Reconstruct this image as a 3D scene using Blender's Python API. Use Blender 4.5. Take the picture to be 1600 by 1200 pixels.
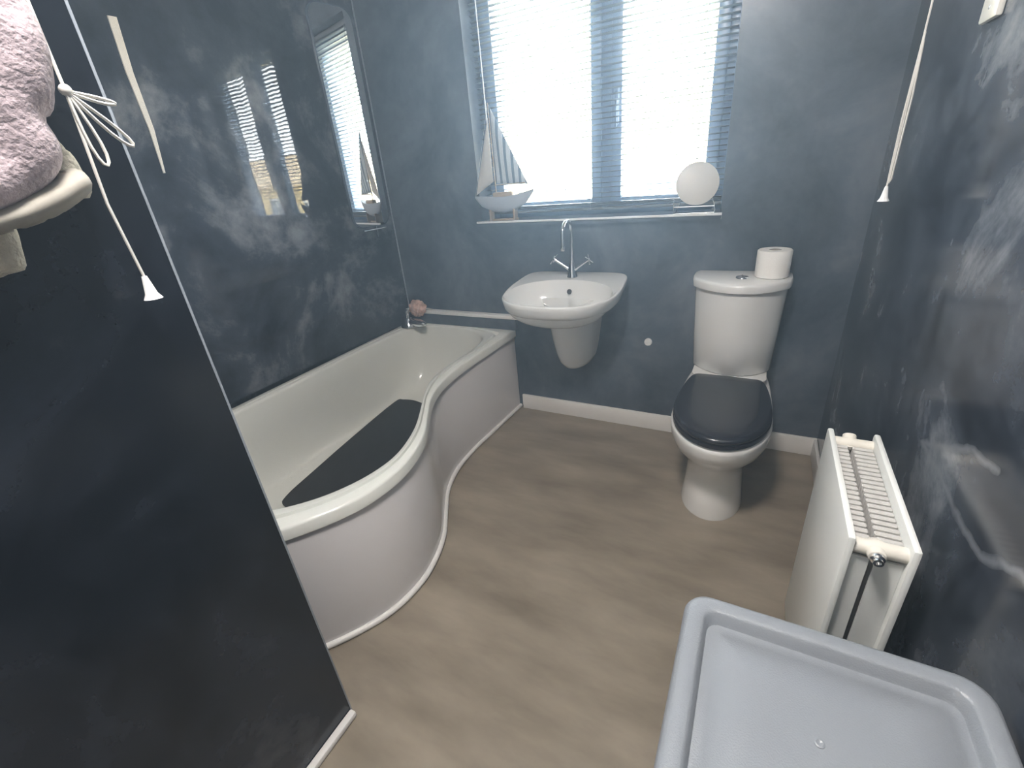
import bpy, bmesh, math, random
from mathutils import Vector, Matrix, noise

# ------------------------------------------------------------------ reset
for o in list(bpy.data.objects):
    bpy.data.objects.remove(o)
SC = bpy.context.scene
COL = SC.collection
random.seed(7)

# ------------------------------------------------------------------ camera
F_PX, PITCH, YAW, ROLL = 708.06, -0.4431, 0.5157, -0.0959
EYE = Vector((1.928, -2.1672, 1.3266))
fwd = Vector((-math.sin(YAW) * math.cos(PITCH), math.cos(YAW) * math.cos(PITCH), math.sin(PITCH)))
right = Vector((math.cos(YAW), math.sin(YAW), 0))
up = right.cross(fwd)
r_ = right * math.cos(ROLL) + up * math.sin(ROLL)
u_ = -right * math.sin(ROLL) + up * math.cos(ROLL)
cam = bpy.data.cameras.new('camera')
cam.sensor_width = 36.0
cam.lens = F_PX / 1600 * 36.0
cam.clip_start = 0.02
co = bpy.data.objects.new('camera', cam)
COL.objects.link(co)
M = Matrix((r_, u_, -fwd)).transposed().to_4x4()
M.translation = EYE
co.matrix_world = M
SC.camera = co

# ------------------------------------------------------------------ world, exposure
W = bpy.data.worlds.new('sky')
SC.world = W
W.use_nodes = True
bg = W.node_tree.nodes['Background']
bg.inputs[0].default_value = (0.80, 0.92, 1.0, 1)      # bright overcast sky
bg.inputs[1].default_value = 3.1
SC.view_settings.view_transform = 'Standard'
SC.view_settings.look = 'None'
SC.view_settings.gamma = 1.0
SC.view_settings.use_curve_mapping = False
SC.view_settings.exposure = 3.7
SC.cycles.max_bounces = 8
SC.cycles.diffuse_bounces = 4
SC.cycles.transparent_max_bounces = 16
SC.cycles.sample_clamp_indirect = 6.0
SC.cycles.use_denoising = True
SC.cycles.filter_width = 1.1
# sky portal just outside the window opening (guides sampling of the sky only)
pl = bpy.data.lights.new('window_portal', 'AREA')
pl.shape = 'RECTANGLE'; pl.size = 1.16; pl.size_y = 1.08
pl.cycles.is_portal = True
po = bpy.data.objects.new('window_portal', pl)
po.location = (1.19, 0.25, 1.62)
po.rotation_euler = (math.radians(-90), 0, 0)
COL.objects.link(po)

GLARE = 0.10         # scattering per metre of the added glare veil
FILL = 15.0          # added fill lamp, watts-like emission strength of its bowl

# ------------------------------------------------------------------ materials
MATS = {}
def mat(name, col=(0.8, 0.8, 0.8), rough=0.4, metal=0.0, bump=0.0, bscale=60.0, var=0.0, vscale=8.0,
        coat=0.0, spec=0.5, emit=None, sheen=0.0, coords='Object', stretch=None):
    m = bpy.data.materials.new(name); m.use_nodes = True
    nt = m.node_tree; b = nt.nodes['Principled BSDF']
    b.inputs['Base Color'].default_value = (*col, 1)
    b.inputs['Roughness'].default_value = rough
    b.inputs['Metallic'].default_value = metal
    b.inputs['Coat Weight'].default_value = coat
    b.inputs['Coat Roughness'].default_value = 0.08
    b.inputs['Specular IOR Level'].default_value = spec
    b.inputs['Sheen Weight'].default_value = sheen
    if emit:
        b.inputs['Emission Color'].default_value = (*emit[0], 1)
        b.inputs['Emission Strength'].default_value = emit[1]
    tc = nt.nodes.new('ShaderNodeTexCoord'); src = tc.outputs[coords]
    if stretch:
        mp = nt.nodes.new('ShaderNodeMapping'); mp.inputs['Scale'].default_value = stretch
        nt.links.new(src, mp.inputs[0]); src = mp.outputs[0]
    if var > 0:
        n = nt.nodes.new('ShaderNodeTexNoise'); n.inputs['Scale'].default_value = vscale; n.inputs['Detail'].default_value = 5
        nt.links.new(src, n.inputs['Vector'])
        r = nt.nodes.new('ShaderNodeValToRGB')
        r.color_ramp.elements[0].position = 0.3; r.color_ramp.elements[1].position = 0.7
        r.color_ramp.elements[0].color = (*[c * (1 - var) for c in col], 1)
        r.color_ramp.elements[1].color = (*[min(1, c * (1 + var)) for c in col], 1)
        nt.links.new(n.outputs['Fac'], r.inputs[0]); nt.links.new(r.outputs[0], b.inputs['Base Color'])
    if bump > 0:
        n2 = nt.nodes.new('ShaderNodeTexNoise'); n2.inputs['Scale'].default_value = bscale; n2.inputs['Detail'].default_value = 4
        nt.links.new(src, n2.inputs['Vector'])
        bp = nt.nodes.new('ShaderNodeBump'); bp.inputs['Strength'].default_value = 1.0; bp.inputs['Distance'].default_value = bump
        nt.links.new(n2.outputs['Fac'], bp.inputs['Height']); nt.links.new(bp.outputs[0], b.inputs['Normal'])
    MATS[name] = m
    return m

def cladding(name, dark, mid, light, rough, wave=0.0, wscale=9.0, lo=0.38, hi=0.72, veins=None, off=(0, 0, 0), seedscale=1.0):
    """glossy dark slate-marble wall sheet: clouds of lighter grey in a printed pattern under a glossy skin"""
    m = bpy.data.materials.new(name); m.use_nodes = True
    nt = m.node_tree; N = nt.nodes; L = nt.links; b = N['Principled BSDF']
    tc = N.new('ShaderNodeTexCoord')
    mp = N.new('ShaderNodeMapping'); mp.inputs['Location'].default_value = off; L.new(tc.outputs['Object'], mp.inputs[0])
    n1 = N.new('ShaderNodeTexNoise'); n1.inputs['Scale'].default_value = 2.3 * seedscale; n1.inputs['Detail'].default_value = 9
    n1.inputs['Roughness'].default_value = 0.62; n1.inputs['Distortion'].default_value = 0.5
    L.new(mp.outputs[0], n1.inputs['Vector'])
    n2 = N.new('ShaderNodeTexNoise'); n2.inputs['Scale'].default_value = 14; n2.inputs['Detail'].default_value = 8
    n2.inputs['Roughness'].default_value = 0.7
    L.new(mp.outputs[0], n2.inputs['Vector'])
    mx = N.new('ShaderNodeMix'); mx.data_type = 'FLOAT'; mx.inputs['Factor'].default_value = 0.2
    L.new(n1.outputs['Fac'], mx.inputs['A']); L.new(n2.outputs['Fac'], mx.inputs['B'])
    r = N.new('ShaderNodeValToRGB'); e = r.color_ramp.elements
    e[0].position = lo; e[0].color = (*dark, 1); e[1].position = hi; e[1].color = (*light, 1)
    k = e.new((lo + hi) / 2); k.color = (*mid, 1)
    L.new(mx.outputs['Result'], r.inputs[0])
    colr = r.outputs[0]
    if veins:
        nd = N.new('ShaderNodeTexNoise'); nd.inputs['Scale'].default_value = 22; nd.inputs['Detail'].default_value = 4
        L.new(tc.outputs['Object'], nd.inputs['Vector'])
        sub = N.new('ShaderNodeVectorMath'); sub.operation = 'SUBTRACT'; sub.inputs[1].default_value = (0.5, 0.5, 0.5)
        L.new(nd.outputs['Color'], sub.inputs[0])
        scl = N.new('ShaderNodeVectorMath'); scl.operation = 'SCALE'; scl.inputs['Scale'].default_value = 0.022
        L.new(sub.outputs[0], scl.inputs[0])
        add = N.new('ShaderNodeVectorMath'); add.operation = 'ADD'
        L.new(tc.outputs['Object'], add.inputs[0]); L.new(scl.outputs[0], add.inputs[1])
        pos = add.outputs[0]; best = None
        for A, B in veins:
            A = Vector(A); B = Vector(B); D = B - A; l2 = D.length_squared
            pa = N.new('ShaderNodeVectorMath'); pa.operation = 'SUBTRACT'; pa.inputs[1].default_value = A; L.new(pos, pa.inputs[0])
            dt = N.new('ShaderNodeVectorMath'); dt.operation = 'DOT_PRODUCT'; dt.inputs[1].default_value = D / l2; L.new(pa.outputs[0], dt.inputs[0])
            cl = N.new('ShaderNodeClamp'); L.new(dt.outputs['Value'], cl.inputs[0])
            sc = N.new('ShaderNodeVectorMath'); sc.operation = 'SCALE'; sc.inputs[0].default_value = D; L.new(cl.outputs[0], sc.inputs['Scale'])
            di = N.new('ShaderNodeVectorMath'); di.operation = 'DISTANCE'; L.new(pa.outputs[0], di.inputs[0]); L.new(sc.outputs[0], di.inputs[1])
            if best is None: best = di.outputs['Value']
            else:
                mn = N.new('ShaderNodeMath'); mn.operation = 'MINIMUM'; L.new(best, mn.inputs[0]); L.new(di.outputs['Value'], mn.inputs[1]); best = mn.outputs[0]
        mr = N.new('ShaderNodeMapRange'); mr.inputs['From Min'].default_value = 0.010; mr.inputs['From Max'].default_value = 0.002
        mr.inputs['To Max'].default_value = 0.75
        L.new(best, mr.inputs['Value'])
        mc = N.new('ShaderNodeMix'); mc.data_type = 'RGBA'
        mc.inputs['B'].default_value = (0.22, 0.235, 0.26, 1)
        L.new(mr.outputs[0], mc.inputs['Factor']); L.new(colr, mc.inputs['A']); colr = mc.outputs['Result']
    L.new(colr, b.inputs['Base Color'])
    b.inputs['Roughness'].default_value = rough
    if wave > 0:
        mw = N.new('ShaderNodeMapping'); mw.inputs['Scale'].default_value = (1, 1, 0.35); L.new(tc.outputs['Object'], mw.inputs[0])
        nb = N.new('ShaderNodeTexNoise'); nb.inputs['Scale'].default_value = wscale; nb.inputs['Detail'].default_value = 2
        L.new(mw.outputs[0], nb.inputs['Vector'])
        bp = N.new('ShaderNodeBump'); bp.inputs['Distance'].default_value = wave; bp.inputs['Strength'].default_value = 1
        L.new(nb.outputs['Fac'], bp.inputs['Height']); L.new(bp.outputs[0], b.inputs['Normal'])
    MATS[name] = m
    return m

DK, MD, LT = (0.010, 0.014, 0.024), (0.045, 0.056, 0.078), (0.24, 0.26, 0.29)
VE = [((2.2746, y0, z0), (2.2746, y1, z1)) for (y0, z0), (y1, z1) in [
    ((-1.10, .747), (-1.211, .752)), ((-1.211, .752), (-1.348, .745)), ((-1.348, .745), (-1.429, .752)),
    ((-1.429, .752), (-1.531, .808)), ((-1.531, .808), (-1.62, .84)), ((-1.10, .747), (-1.214, .804)), ((-1.214, .804), (-1.30, .852)),
    ((-1.30, .852), (-1.389, .87))]]
cladding('clad_bath', DK, MD, LT, 0.02, wave=0.0005, wscale=11, off=(3, 1, 0), lo=0.40, hi=0.64)
cladding('clad_window_wall', (0.022, 0.029, 0.042), (0.085, 0.105, 0.135), (0.17, 0.195, 0.23), 0.30, off=(1.3, 0, 4), lo=0.34, hi=0.68)
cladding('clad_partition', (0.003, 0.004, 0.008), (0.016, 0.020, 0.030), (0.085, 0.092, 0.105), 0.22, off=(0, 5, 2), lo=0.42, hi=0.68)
cladding('clad_right', (0.014, 0.018, 0.028), (0.07, 0.083, 0.105), (0.30, 0.32, 0.35), 0.16, wave=0.0008, wscale=8, veins=VE, off=(0, 2.1, 7.3), lo=0.42, hi=0.66)
mat('white_ceramic', (0.80, 0.81, 0.80), 0.12, coat=0.3)
mat('bath_acrylic', (0.78, 0.80, 0.76), 0.16, coat=0.2)
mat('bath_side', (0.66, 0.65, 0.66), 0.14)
mat('white_paint', (0.80, 0.80, 0.79), 0.35, var=0.03)
mat('upvc', (0.22, 0.30, 0.42), 0.3)
mat('ceiling_paint', (0.75, 0.75, 0.75), 0.8, var=0.02)
mat('slat_white', (0.85, 0.86, 0.86), 0.35)
mat('slat_grey', (0.13, 0.145, 0.16), 0.45)
mat('cord_white', (0.66, 0.64, 0.60), 0.8)
mat('chrome', (0.82, 0.83, 0.85), 0.07, metal=1.0)
mat('dark_hole', (0.03, 0.03, 0.03), 0.5)
mat('seat_black', (0.018, 0.02, 0.028), 0.22, coat=0.3)
mat('tissue', (0.86, 0.85, 0.82), 0.95, bump=0.0006, bscale=260)
mat('card_core', (0.35, 0.32, 0.28), 0.9)
mat('radiator_white', (0.80, 0.82, 0.80), 0.28)
mat('radiator_cream', (0.76, 0.73, 0.66), 0.35)
mat('fin_grey', (0.55, 0.54, 0.52), 0.45, var=0.1, vscale=20)
mat('bin_grey', (0.24, 0.26, 0.285), 0.33, bump=0.0006, bscale=420, var=0.04, vscale=6)
mat('mat_black', (0.02, 0.02, 0.022), 0.7, bump=0.001, bscale=160, var=0.25, vscale=30)
mat('pink_fleece', (0.40, 0.325, 0.345), 1.0, bump=0.004, bscale=150, var=0.16, vscale=40, sheen=0.15)
mat('cream_fleece', (0.52, 0.48, 0.39), 1.0, bump=0.006, bscale=170, var=0.16, vscale=60, sheen=0.1)
mat('cream_band', (0.33, 0.305, 0.26), 0.7, bump=0.001, bscale=60, var=0.08, vscale=14)
mat('puff_pink', (0.62, 0.42, 0.35), 0.9, bump=0.008, bscale=45, var=0.35, vscale=28)
mat('plate_cream', (0.70, 0.68, 0.63), 0.4, var=0.03)
mat('wire', (0.75, 0.76, 0.78), 0.25, metal=0.9)
mat('boat_paint', (0.42, 0.46, 0.52), 0.45, var=0.06)
mat('boat_wood', (0.42, 0.33, 0.25), 0.5, var=0.15, vscale=20)
mat('sail_cream', (0.62, 0.60, 0.57), 0.9)
mat('reflection_pale', (0.78, 0.75, 0.70), 0.35)  # bright reflection put into the colour of the bath wall strip
mat('mirror', (0.88, 0.90, 0.91), 0.004, metal=1.0)
mat('mirror_edge', (0.06, 0.08, 0.11), 0.2)
mat('bead_grey', (0.28, 0.31, 0.35), 0.3)
mat('fill_glow', (0.9, 0.9, 0.88), 0.5, emit=((1.0, 0.98, 0.96), FILL))
mat('door_white', (0.74, 0.73, 0.70), 0.4)
mat('render_yellow', (0.74, 0.57, 0.30), 0.9, var=0.06, vscale=1.5)
mat('roof_tile', (0.62, 0.47, 0.29), 0.9, var=0.15, vscale=3)
mat('window_dark', (0.10, 0.12, 0.14), 0.1)
mat('ground_outside', (0.40, 0.38, 0.28), 0.95, var=0.15, vscale=0.5)

# striped sail: printed vertical bands
m = mat('sail_stripe', (0.62, 0.66, 0.68), 0.9)
nt = m.node_tree; tc = nt.nodes.new('ShaderNodeTexCoord'); wv = nt.nodes.new('ShaderNodeTexWave')
wv.wave_type = 'BANDS'; wv.bands_direction = 'X'; wv.inputs['Scale'].default_value = 9.5; wv.inputs['Distortion'].default_value = 0
rp = nt.nodes.new('ShaderNodeValToRGB'); rp.color_ramp.interpolation = 'CONSTANT'
rp.color_ramp.elements[0].color = (0.16, 0.24, 0.33, 1); rp.color_ramp.elements[1].position = 0.33; rp.color_ramp.elements[1].color = (0.60, 0.66, 0.70, 1)
nt.links.new(tc.outputs['Object'], wv.inputs['Vector']); nt.links.new(wv.outputs['Fac'], rp.inputs[0])
nt.links.new(rp.outputs[0], nt.nodes['Principled BSDF'].inputs['Base Color'])

# floor: taupe vinyl with soft streaks
m = mat('floor_vinyl', (0.2, 0.18, 0.15), 0.38)
nt = m.node_tree; N = nt.nodes; L = nt.links; b = N['Principled BSDF']
tc = N.new('ShaderNodeTexCoord'); mp = N.new('ShaderNodeMapping'); mp.inputs['Scale'].default_value = (1.2, 3.6, 1)
mp.inputs['Rotation'].default_value = (0, 0, 0.12)
L.new(tc.outputs['Object'], mp.inputs[0])
n1 = N.new('ShaderNodeTexNoise'); n1.inputs['Scale'].default_value = 2.2; n1.inputs['Detail'].default_value = 8; n1.inputs['Roughness'].default_value = 0.6
L.new(mp.outputs[0], n1.inputs['Vector'])
rp = N.new('ShaderNodeValToRGB'); e = rp.color_ramp.elements
e[0].position = 0.3; e[0].color = (0.19, 0.160, 0.122, 1); e[1].position = 0.72; e[1].color = (0.36, 0.315, 0.250, 1)
L.new(n1.outputs['Fac'], rp.inputs[0]); L.new(rp.outputs[0], b.inputs['Base Color'])

# window glass: clear pane with a reflecting skin
m = bpy.data.materials.new('glass'); m.use_nodes = True; MATS['glass'] = m
nt = m.node_tree; N = nt.nodes; L = nt.links; N.remove(N['Principled BSDF'])
tr = N.new('ShaderNodeBsdfTransparent'); gl = N.new('ShaderNodeBsdfGlossy'); gl.inputs['Roughness'].default_value = 0.02
lw = N.new('ShaderNodeLayerWeight'); ms = N.new('ShaderNodeMixShader')
pw = N.new('ShaderNodeMath'); pw.operation = 'POWER'; pw.inputs[1].default_value = 5
ma = N.new('ShaderNodeMath'); ma.operation = 'MULTIPLY_ADD'; ma.inputs[1].default_value = 0.92; ma.inputs[2].default_value = 0.04
L.new(lw.outputs['Facing'], pw.inputs[0]); L.new(pw.outputs[0], ma.inputs[0]); L.new(ma.outputs[0], ms.inputs[0]); L.new(tr.outputs[0], ms.inputs[1]); L.new(gl.outputs[0], ms.inputs[2])
L.new(ms.outputs[0], N['Material Output'].inputs[0])

# ------------------------------------------------------------------ helpers
def link(name, me, material, parent=None, smooth=False, loc=None):
    o = bpy.data.objects.new(name, me); COL.objects.link(o)
    if material: me.materials.append(MATS[material])
    if smooth:
        for f in me.polygons: f.use_smooth = True
    if parent: o.parent = parent
    if loc: o.location = loc
    return o

def from_bm(name, bm, material, parent=None, smooth=False, loc=None, auto=None):
    bmesh.ops.recalc_face_normals(bm, faces=bm.faces)
    if auto is not None:
        for e in bm.edges:
            if len(e.link_faces) == 2 and e.calc_face_angle(0) > auto: e.smooth = False
    me = bpy.data.meshes.new(name); bm.to_mesh(me); bm.free()
    return link(name, me, material, parent, smooth or auto is not None, loc)

def thing(name, label, cat, loc=(0, 0, 0), rz=0, group=None):
    o = bpy.data.objects.new(name, None); COL.objects.link(o)
    o.empty_display_size = 0.05
    o.location = loc; o.rotation_euler = (0, 0, rz)
    return tag(o, label, cat, group)

def tag(o, label, cat, group=None):
    o['label'] = label; o['category'] = cat
    if group: o['group'] = group
    return o

def struct(o, label=None):
    o['kind'] = 'structure'
    if label: o['label'] = label
    return o

def add_box(bm, x0, x1, y0, y1, z0, z1, bevel=0.0, seg=2):
    ret = bmesh.ops.create_cube(bm, size=1.0)
    vs = ret['verts']
    bmesh.ops.scale(bm, vec=(x1 - x0, y1 - y0, z1 - z0), verts=vs)
    bmesh.ops.translate(bm, vec=((x0 + x1) / 2, (y0 + y1) / 2, (z0 + z1) / 2), verts=vs)
    if bevel > 0:
        es = list({e for v in vs for e in v.link_edges})
        bmesh.ops.bevel(bm, geom=es, offset=bevel, segments=seg, profile=0.5, affect='EDGES')
    return bm

def box(name, x0, x1, y0, y1, z0, z1, material, parent=None, bevel=0.0, seg=2):
    bm = bmesh.new(); add_box(bm, x0, x1, y0, y1, z0, z1, bevel, seg)
    return from_bm(name, bm, material, parent, auto=math.radians(40) if bevel else None)

def add_loft(bm, rings, closed=True, cap0=False, cap1=False):
    rv = [[bm.verts.new(p) for p in r] for r in rings]
    n = len(rv[0])
    for a, b in zip(rv, rv[1:]):
        for i in range(n if closed else n - 1):
            j = (i + 1) % n
            bm.faces.new((a[i], a[j], b[j], b[i]))
    if cap0: bm.faces.new(list(reversed(rv[0])))
    if cap1: bm.faces.new(rv[-1])
    return rv

def loft(name, rings, material, parent=None, closed=True, cap0=False, cap1=False, auto=50):
    bm = bmesh.new(); add_loft(bm, rings, closed, cap0, cap1)
    return from_bm(name, bm, material, parent, auto=math.radians(auto))

def add_tube(bm, pts, rad, n=8, caps=True):
    pts = [Vector(p) for p in pts]
    rads = rad if isinstance(rad, (list, tuple)) else [rad] * len(pts)
    rings = []; prev = None
    for i, p in enumerate(pts):
        t = (pts[min(i + 1, len(pts) - 1)] - pts[max(i - 1, 0)]).normalized()
        if prev is None:
            a = Vector((0, 0, 1)) if abs(t.z) < 0.9 else Vector((1, 0, 0))
            prev = t.cross(a).normalized()
        nrm = (prev - t * prev.dot(t)).normalized(); bi = t.cross(nrm); prev = nrm
        rings.append([p + (nrm * math.cos(2 * math.pi * k / n) + bi * math.sin(2 * math.pi * k / n)) * rads[i] for k in range(n)])
    add_loft(bm, rings, True, caps, caps)
    return bm

def tube(name, pts, rad, material, parent=None, n=8):
    bm = bmesh.new(); add_tube(bm, pts, rad, n)
    return from_bm(name, bm, material, parent, auto=math.radians(60))

def add_lathe(bm, prof, c=(0, 0, 0), axis=(0, 0, 1), n=24):
    ax = Vector(axis).normalized(); c = Vector(c)
    a = Vector((1, 0, 0)) if abs(ax.x) < 0.9 else Vector((0, 1, 0))
    u = ax.cross(a).normalized(); v = ax.cross(u)
    rings = [[c + ax * h + (u * math.cos(2 * math.pi * k / n) + v * math.sin(2 * math.pi * k / n)) * max(r, 1e-5) for k in range(n)] for r, h in prof]
    add_loft(bm, rings, True, True, True)
    return bm

def lathe(name, prof, material, parent=None, c=(0, 0, 0), axis=(0, 0, 1), n=24, auto=45):
    bm = bmesh.new(); add_lathe(bm, prof, c, axis, n)
    return from_bm(name, bm, material, parent, auto=math.radians(auto))

def smooth_closed(pts, sharp=(), sub=5):
    """Catmull-Rom through a closed list of 2-D points; points listed in `sharp` keep a corner."""
    n = len(pts); P = [Vector(p) for p in pts]; out = []
    for i in range(n):
        j = (i + 1) % n; p0, p1 = P[i], P[j]
        m0 = (p1 - p0) if i in sharp else (p1 - P[i - 1]) * 0.5
        m1 = (p1 - p0) if j in sharp else (P[(j + 1) % n] - p0) * 0.5
        if i in sharp and j in sharp: m0 = m1 = p1 - p0
        for k in range(sub):
            t = k / sub; t2 = t * t; t3 = t2 * t
            out.append(p0 * (2 * t3 - 3 * t2 + 1) + m0 * (t3 - 2 * t2 + t) + p1 * (-2 * t3 + 3 * t2) + m1 * (t3 - t2))
    return out

def rrect(x0, x1, y0, y1, r, z, seg=6):
    pts = []
    for cx, cy, a0 in ((x1 - r, y1 - r, 0), (x0 + r, y1 - r, 90), (x0 + r, y0 + r, 180), (x1 - r, y0 + r, 270)):
        for k in range(seg + 1):
            a = math.radians(a0 + 90 * k / seg)
            pts.append(Vector((cx + r * math.cos(a), cy + r * math.sin(a), z)))
    return pts

# ------------------------------------------------------------------ the room
XR, XP, YP, ZC, YB = 2.2746, 1.0855, -1.758, 2.42, -3.0
WX0, WX1, WZ0, WZ1 = 0.614, 1.767, 1.075, 2.15

struct(box('floor', -0.35, XR + 0.15, YB - 0.1, 0.02, -0.08, 0.0, 'floor_vinyl'), 'taupe streaked vinyl floor')
struct(box('ceiling', -0.35, XR + 0.15, YB - 0.1, 0.02, ZC, ZC + 0.08, 'ceiling_paint'), 'plain white ceiling')

bm = bmesh.new()                                           # wall with the window opening
for a in ((-0.35, WX0, 0, 0.24, -0.08, ZC), (WX1, XR + 0.15, 0, 0.24, -0.08, ZC), (WX0, WX1, 0, 0.24, -0.08, WZ0), (WX0, WX1, 0, 0.24, WZ1, ZC)):
    add_box(bm, *a)
struct(from_bm('wall_back', bm, 'clad_window_wall'), 'dark slate clad wall holding the window')
struct(box('wall_right', XR, XR + 0.12, YB, 0.0, -0.05, ZC, 'clad_right'), 'glossy dark marbled wall behind the radiator')
struct(box('wall_partition', -0.30, XP, YB, YP, 0.0, ZC, 'clad_partition'), 'near black partition wall beside the towels')
bm = bmesh.new()                                           # rear wall with the doorway behind the viewer
for a in ((XP, 1.20, YB - 0.12, YB, 0, ZC), (1.98, XR, YB - 0.12, YB, 0, ZC), (1.20, 1.98, YB - 0.12, YB, 2.02, ZC)):
    add_box(bm, *a)
struct(from_bm('wall_rear', bm, 'white_paint'), 'pale wall behind the viewer')
d = struct(box('door_1', 1.205, 1.975, YB - 0.09, YB - 0.05, 0.005, 2.01, 'door_white', bevel=0.004), 'white panelled door behind the viewer')
for (z0, z1) in ((0.2, 0.95), (1.1, 1.85)):
    box('panel', 1.33, 1.85, YB - 0.055, YB - 0.044, z0, z1, 'door_white', d, bevel=0.005)
tube('door_handle', [(1.28, YB - 0.05, 1.0), (1.28, YB, 1.0), (1.39, YB, 1.0)], 0.009, 'chrome', d)

# wall above the bath: sheets of glossy cladding on a backing wall; the sheets do not lie true
wl = struct(box('wall_left', -0.35, -0.20, YP, 0.0, 0.0, ZC, 'clad_bath'), 'glossy dark marbled wall above the bath')
def sheet(p0, p1, z0, z1, material, th=0.008):
    """vertical wall sheet from plan point p0 to p1, front face towards the room"""
    p0 = Vector((*p0, 0)); p1 = Vector((*p1, 0)); t = (p1 - p0).normalized(); nrm = Vector((t.y, -t.x, 0))
    if nrm.x > 0: nrm = -nrm
    bm = bmesh.new()
    q = [p0, p1, p1 + nrm * th, p0 + nrm * th]
    add_loft(bm, [[Vector((v.x, v.y, z0)) for v in q], [Vector((v.x, v.y, z1)) for v in q]], True, True, True)
    return from_bm('wall_panel', bm, material, wl)
A2 = math.radians(3.2)
X1, Y2 = 0.010, -0.955
X2 = X1 + math.tan(A2) * Y2
sheet((X1, -0.001), (X2, Y2), 0.502, ZC, 'clad_bath')
sheet((X2 + 0.003, Y2 - 0.001), (X2 - 0.012, YP), 0.502, ZC, 'clad_bath')
bm = bmesh.new(); add_box(bm, 0.004, 0.014, -0.008, -0.001, 0.56, ZC)
struct(from_bm('trim_1', bm, 'bead_grey'), 'thin bright corner bead beside the window wall')
struct(box('trim_2', XP - 0.003, XP + 0.0012, YP - 0.0025, YP + 0.0012, 0.0, ZC, 'bead_grey'), 'thin metal bead on the partition corner')
bm = bmesh.new()  # tapering pale strip, shaped and coloured as a bright reflection on the wall
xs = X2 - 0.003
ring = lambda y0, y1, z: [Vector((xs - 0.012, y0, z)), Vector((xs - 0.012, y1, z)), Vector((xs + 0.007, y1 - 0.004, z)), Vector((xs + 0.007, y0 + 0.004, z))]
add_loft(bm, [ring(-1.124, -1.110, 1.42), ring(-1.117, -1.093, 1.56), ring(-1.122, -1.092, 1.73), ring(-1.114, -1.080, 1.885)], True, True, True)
struct(from_bm('reflection_strip', bm, 'reflection_pale'), 'narrow pale strip high on the bath wall, a reflection put into its colour')

# skirting
struct(box('baseboard_back', 0.772, XR, -0.016, 0.0, 0.0, 0.091, 'white_paint', bevel=0.003), 'white skirting under the window wall')
struct(box('baseboard_right', XR - 0.014, XR, YB, -0.016, 0.0, 0.091, 'white_paint', bevel=0.003), 'white skirting along the marbled wall')
struct(box('baseboard_partition', XP, XP + 0.022, YB, YP - 0.001, 0.0, 0.02, 'white_paint', bevel=0.006), 'low white bead at the foot of the partition')

# boxed ledge over the far end of the bath
t4 = struct(box('trim_4', -0.02, 0.772, -0.024, 0.0, 0.501, 0.566, 'clad_window_wall'), 'low dark boxed ledge at the far end of the bath')
box('ledge_cap', 0.0, 0.79, -0.036, 0.0, 0.566, 0.588, 'white_paint', t4, bevel=0.003)

# window
w = thing('window_1', 'blue-grey two-light casement window behind the blind', 'window'); del w['category']; w['kind'] = 'structure'
def frame(name, x0, x1, z0, z1, y0, y1, wd, parent, material='upvc'):
    for a in ((x0, x0 + wd, z0, z1), (x1 - wd, x1, z0, z1), (x0 + wd, x1 - wd, z0, z0 + wd), (x0 + wd, x1 - wd, z1 - wd, z1)):
        box(name, a[0], a[1], y0, y1, a[2], a[3], material, parent, bevel=0.004)
frame('outer_frame', WX0, WX1, WZ0 + 0.01, WZ1, 0.125, 0.195, 0.045, w)
box('mullion', 1.222, 1.275, 0.125, 0.195, WZ0 + 0.055, WZ1 - 0.045, 'upvc', w, bevel=0.004)
for (x0, x1) in ((WX0 + 0.04, 1.226), (1.271, WX1 - 0.04)):
    e = box('sash', x0, x0 + 0.048, 0.110, 0.165, WZ0 + 0.05, WZ1 - 0.04, 'upvc', w, bevel=0.005)
    box('stile', x1 - 0.048, x1, 0.110, 0.165, WZ0 + 0.05, WZ1 - 0.04, 'upvc', e, bevel=0.005)
    for (z0, z1) in ((WZ0 + 0.05, WZ0 + 0.085), (WZ1 - 0.09, WZ1 - 0.04)):
        box('rail', x0 + 0.048, x1 - 0.048, 0.110, 0.165, z0, z1, 'upvc', e, bevel=0.005)
    box('pane', x0 + 0.045, x1 - 0.045, 0.141, 0.145, WZ0 + 0.08, WZ1 - 0.085, 'glass', e)
hnd = box('handle', 1.285, 1.307, 0.100, 0.112, 1.46, 1.60, 'upvc', w, bevel=0.004)
box('lever', 1.289, 1.303, 0.088, 0.096, 1.45, 1.56, 'upvc', hnd, bevel=0.004)
box('spindle', 1.290, 1.302, 0.095, 0.102, 1.545, 1.558, 'upvc', hnd)
s = struct(box('windowsill_1', WX0 - 0.012, WX1 + 0.006, -0.03, 0.125, WZ0 - 0.012, WZ0 + 0.012, 'clad_window_wall'), 'dark clad window sill with a white edge')
box('edge_bead', WX0 - 0.014, WX1 + 0.008, -0.036, -0.030, WZ0 + 0.004, WZ0 + 0.014, 'slat_white', s, bevel=0.002)

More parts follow.
